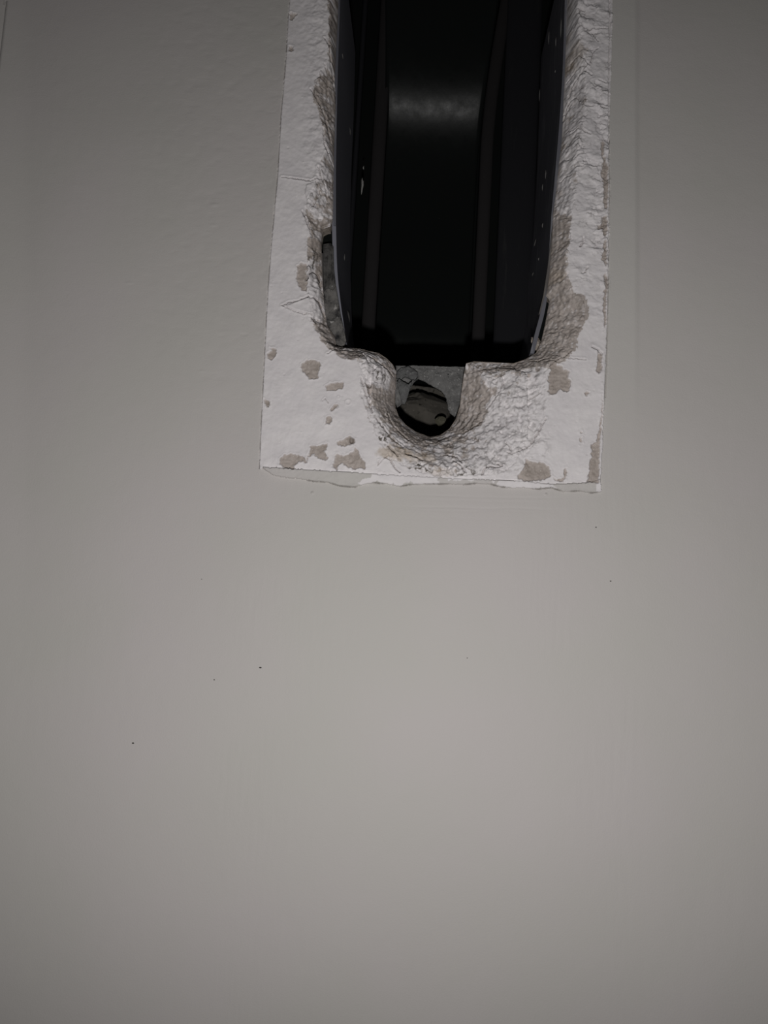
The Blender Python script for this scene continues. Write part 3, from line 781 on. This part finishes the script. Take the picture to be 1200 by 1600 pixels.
rail(548, 556, 300, 318, 330, M_FLANGE, 'inner_flange')
# flat sheet closing the housing
xa, xb = float(xz(540, 300, 470)[0]) - 60, float(xz(850, 300, 470)[0]) + 40
zz0 = float(xz(680, 580, 240)[1])
box_mesh('rear_panel', xa, xb, 480, 486, zz0, ztop - 10, M_BACK, housing)
box_mesh('bottom_plate', xa, xb, 240, 486, zz0 - 4, zz0, M_BACK, housing)
# rubbed sheen on the right plate: thin scratches and plaster splashes
def fleck(px, py, w_, h_, side, ang=0.0, mat=M_FLECK, name='plaster_fleck'):
    """splash lying on a side plate; side 'L'/'R' finds the depth where the plate is seen at (px,py)"""
    line = left_line if side == 'L' else right_line
    L = smooth_line(line, 400); base_d = 46 if side == 'L' else 40
    ax_, az_ = xz(L[:, 0], L[:, 1], base_d)
    best = None
    for d in np.linspace(base_d + 1, 329, 200):
        qx, qz = xz(px, py, d); i = np.abs(az_ - qz).argmin(); e = abs(ax_[i] - qx)
        if best is None or e < best[0]: best = (e, d, float(qx), float(qz), float(ax_[i]))
    _, d, qx, qz, xx = best
    sgn = 1 if side == 'L' else -1
    v = []; N = 12
    # the plate is seen very obliquely: a splash w_ px wide is long in depth
    kx = abs(qx) / (F + d) + 1e-3
    wd = min(26.0, w_ * 0.5 / max(0.06, kx))
    for rr, lift in ((1.0, 0.1), (0.7, 0.8), (0.0, 1.2)):
        for i in range(N):
            a = 2 * math.pi * i / N; j = 1 + 0.25 * math.sin(3 * a + px)
            v.append(world(xx + sgn * (lift + 0.25), d + wd * rr * j * math.cos(a), qz + (h_ * 0.5 * (F + d) / F) * rr * j * math.sin(a) + ang * wd * rr * math.cos(a)))
    f = [(r * N + i, r * N + (i + 1) % N, (r + 1) * N + (i + 1) % N, (r + 1) * N + i) for r in (0, 1) for i in range(N)]
    return mesh_py(name, v, f, mat, housing, True)
for a in ((547, 206, 3, 8, 'L'), (545, 495, 6, 14, 'L'), (538, 402, 1.2, 12, 'L'), (535, 88, 2, 3, 'L'),
          (836, 380, 4, 6, 'R'), (797, 466, 4, 17, 'R'), (833, 428, 2, 4, 'R'), (853, 272, 1.2, 16, 'R', .2), (848, 292, 1.0, 12, 'R'), (848, 352, 1.2, 7, 'R'), (868, 112, 1, 3, 'R'),
          (793, 541, 2, 5, 'R'), (877, 45, 0.5, 34, 'R'), (858, 60, 0.3, 24, 'R'), (869, 66, 0.3, 16, 'R'), (832, 150, 0.3, 22, 'R'), (842, 405, 1, 4, 'R')):
    fleck(*a)
spot(566, 290, 317.5, 3.5, 26); spot(568, 262, 317.5, 2, 6)

# ------------------------------------------------------------------ grey dusty cement web behind the notch, with a broken-through mouth
def plate_with_mouth():
    d0 = 118.0; th = 7.0
    outerp = [(596, 571), (620, 571.5), (650, 571), (680, 572), (700, 573), (722, 573), (748, 574), (750, 600), (748, 640), (742, 676), (735, 700)]
    mouth = [(612, 640), (624, 632), (634, 622), (640, 605), (646, 594), (653, 589), (664, 594), (674, 600), (684, 605), (693, 612), (698, 622), (700, 636), (704, 644), (711, 650), (709, 656), (712, 670), (716, 700)]
    # front face: stitched strip between the two outlines, finely divided
    A = resample([(p[0], p[1]) for p in outerp[:]], 1.0); B = resample([(p[0], p[1]) for p in mouth], 1.0)
    def at(arr, s):
        i = s * (len(arr) - 1); k = np.clip(i.astype(int), 0, len(arr) - 2); f_ = (i - k)[:, None]; return arr[k] * (1 - f_) + arr[k + 1] * f_
    m, n = 160, 46; s = np.linspace(0, 1, m); a = at(A, s); b = at(B, s)
    v = []
    b = b + np.stack([1.1 * fbm(s * 300, s * 0, 9, 3, 801), 1.1 * fbm(s * 300, s * 0 + 9, 9, 3, 802)], -1)
    for j in range(n):
        q = j / (n - 1); p = a * (1 - q) + b * q
        x, z = xz(p[:, 0], p[:, 1], d0)
        dd = d0 + 1.8 * fbm(x, z, 14, 4, 811) + 0.8 * fbm(x, z, 4, 2, 815) + 9 * q ** 6
        v.append(np.stack([x * S, dd * S, z * S + Z0], -1))
    v = np.array(v); vb = v[::-1].copy(); vb[..., 1] += th * S
    allv = np.concatenate([v, vb[:1], vb[-1:]]); allv = np.concatenate([v, vb]); r = allv.shape[0]
    ii = np.arange(r * m).reshape(r, m); ii = np.concatenate([ii, ii[:1]])
    q = np.stack([ii[:-1, :-1], ii[1:, :-1], ii[1:, 1:], ii[:-1, 1:]], -1).reshape(-1, 4)
    return mesh_np('cement_web', allv.reshape(-1, 3), q, M_BLOCK)
web = plate_with_mouth()
tag(web, 'thin grey speckled cement web with a ragged hole, behind the rounded notch', 'cement web')

def rock(name, px, py, d, rx, ry, rd, mat, seed, rot=0.0, rough=0.16, flat=1.0, squash=None):
    """irregular stone: a sphere pushed about by noise and chamfered by a few planes"""
    n1, n2 = 90, 60; u = np.linspace(0, 2 * np.pi, n1, endpoint=False); v_ = np.linspace(0.001, np.pi - 0.001, n2)
    U, Vv = np.meshgrid(u, v_, indexing='ij')
    dx, dy, dz = np.sin(Vv) * np.cos(U), np.sin(Vv) * np.sin(U), np.cos(Vv)
    r = 1 + rough * (perlin(dx * 1.7 + seed, dz * 1.7 + dy * 1.3, seed) + 0.5 * perlin(dx * 4 + seed, dz * 4 + dy * 3.1, seed + 1) + 0.25 * perlin(dx * 9, dz * 9 + dy * 8, seed + 2))
    rr = np.random.RandomState(seed)
    for _ in range(9):
        n = rr.normal(size=3); n /= np.linalg.norm(n); c = dx * n[0] + dy * n[1] + dz * n[2]
        lim = rr.uniform(0.72, 0.9); r = np.where((c * r > lim) & (c > 0), lim / np.maximum(c, .2), r)
    r = r * (1 + 0.012 * perlin(dx * 24, dz * 24 + dy * 21, seed + 5))
    X_, Y_, Z_ = dx * r * rx, dy * r * rd, dz * r * ry
    ca, sa = math.cos(rot), math.sin(rot); X2, Z2 = X_ * ca - Z_ * sa, X_ * sa + Z_ * ca
    qx, qz = xz(px, py, d); V_ = np.stack([(X2 + float(qx)) * S, (Y_ + d) * S, (Z2 + float(qz)) * S + Z0], -1)
    ii = np.arange(n1 * n2).reshape(n1, n2); ii = np.concatenate([ii, ii[:1]])
    q = np.stack([ii[:-1, :-1], ii[:-1, 1:], ii[1:, 1:], ii[1:, :-1]], -1).reshape(-1, 4)
    return mesh_np(name, V_.reshape(-1, 3), q, mat)

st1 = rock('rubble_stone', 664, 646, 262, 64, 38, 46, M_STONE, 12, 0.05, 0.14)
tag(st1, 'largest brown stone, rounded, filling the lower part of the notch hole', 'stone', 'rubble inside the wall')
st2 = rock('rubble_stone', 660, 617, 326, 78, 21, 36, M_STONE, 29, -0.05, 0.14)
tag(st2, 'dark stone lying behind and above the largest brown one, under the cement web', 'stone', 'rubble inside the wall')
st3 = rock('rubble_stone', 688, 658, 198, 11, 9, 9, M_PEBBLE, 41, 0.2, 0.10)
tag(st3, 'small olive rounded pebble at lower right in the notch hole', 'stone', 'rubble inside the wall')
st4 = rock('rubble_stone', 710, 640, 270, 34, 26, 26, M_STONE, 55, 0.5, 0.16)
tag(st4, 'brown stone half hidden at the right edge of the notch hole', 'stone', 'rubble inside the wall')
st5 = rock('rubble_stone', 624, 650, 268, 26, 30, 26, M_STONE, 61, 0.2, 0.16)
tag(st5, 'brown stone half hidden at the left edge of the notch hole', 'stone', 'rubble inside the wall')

# broken gypsum pieces hanging in the left of the mouth
def chunk(name, pts, d, th, mat, seed, tilt=0.0, bulge=3.0):
    """rough flat piece with its own outline, thickness and broken face"""
    q = [xz(a, b, d) for a, b in pts]; o = resample([(float(a), float(b)) for a, b in q] + [(float(q[0][0]), float(q[0][1]))], 0.8)[:-1]
    n = len(o); c = o.mean(0); s_ = np.arange(n) * 0.8
    o = o + 0.7 * np.stack([fbm(s_, s_ * 0, 5, 3, seed), fbm(s_, s_ * 0 + 7, 5, 3, seed + 1)], -1)
    rows = []
    K = 16
    for j in range(K + 1):
        k = j / K; p = o * (1 - k) + c * k
        dd = d - bulge * (1 - (1 - k) ** 3) * 0.8 + tilt * (p[:, 1] - c[1]) + (1 - 0.7 * k) * (1.6 * fbm(p[:, 0], p[:, 1], 8, 4, seed + 2) - 0.8 * ridged(p[:, 0], p[:, 1], 12, 3, seed + 3))
        rows.append(np.stack([p[:, 0], dd, p[:, 1]], -1))
    back = [np.stack([o[:, 0], np.full(n, d + th), o[:, 1]], -1), np.stack([np.full(n, c[0]), np.full(n, d + th), np.full(n, c[1])], -1)]
    v = np.array(back[::-1] + rows); r = len(v)
    v = v * S; v[..., 2] += Z0
    ii = np.arange(r * n).reshape(r, n); ii = np.concatenate([ii, ii[:, :1]], 1)
    f = np.stack([ii[:-1, :-1], ii[:-1, 1:], ii[1:, 1:], ii[1:, :-1]], -1).reshape(-1, 4)
    return mesh_np(name, v.reshape(-1, 3), f, mat)
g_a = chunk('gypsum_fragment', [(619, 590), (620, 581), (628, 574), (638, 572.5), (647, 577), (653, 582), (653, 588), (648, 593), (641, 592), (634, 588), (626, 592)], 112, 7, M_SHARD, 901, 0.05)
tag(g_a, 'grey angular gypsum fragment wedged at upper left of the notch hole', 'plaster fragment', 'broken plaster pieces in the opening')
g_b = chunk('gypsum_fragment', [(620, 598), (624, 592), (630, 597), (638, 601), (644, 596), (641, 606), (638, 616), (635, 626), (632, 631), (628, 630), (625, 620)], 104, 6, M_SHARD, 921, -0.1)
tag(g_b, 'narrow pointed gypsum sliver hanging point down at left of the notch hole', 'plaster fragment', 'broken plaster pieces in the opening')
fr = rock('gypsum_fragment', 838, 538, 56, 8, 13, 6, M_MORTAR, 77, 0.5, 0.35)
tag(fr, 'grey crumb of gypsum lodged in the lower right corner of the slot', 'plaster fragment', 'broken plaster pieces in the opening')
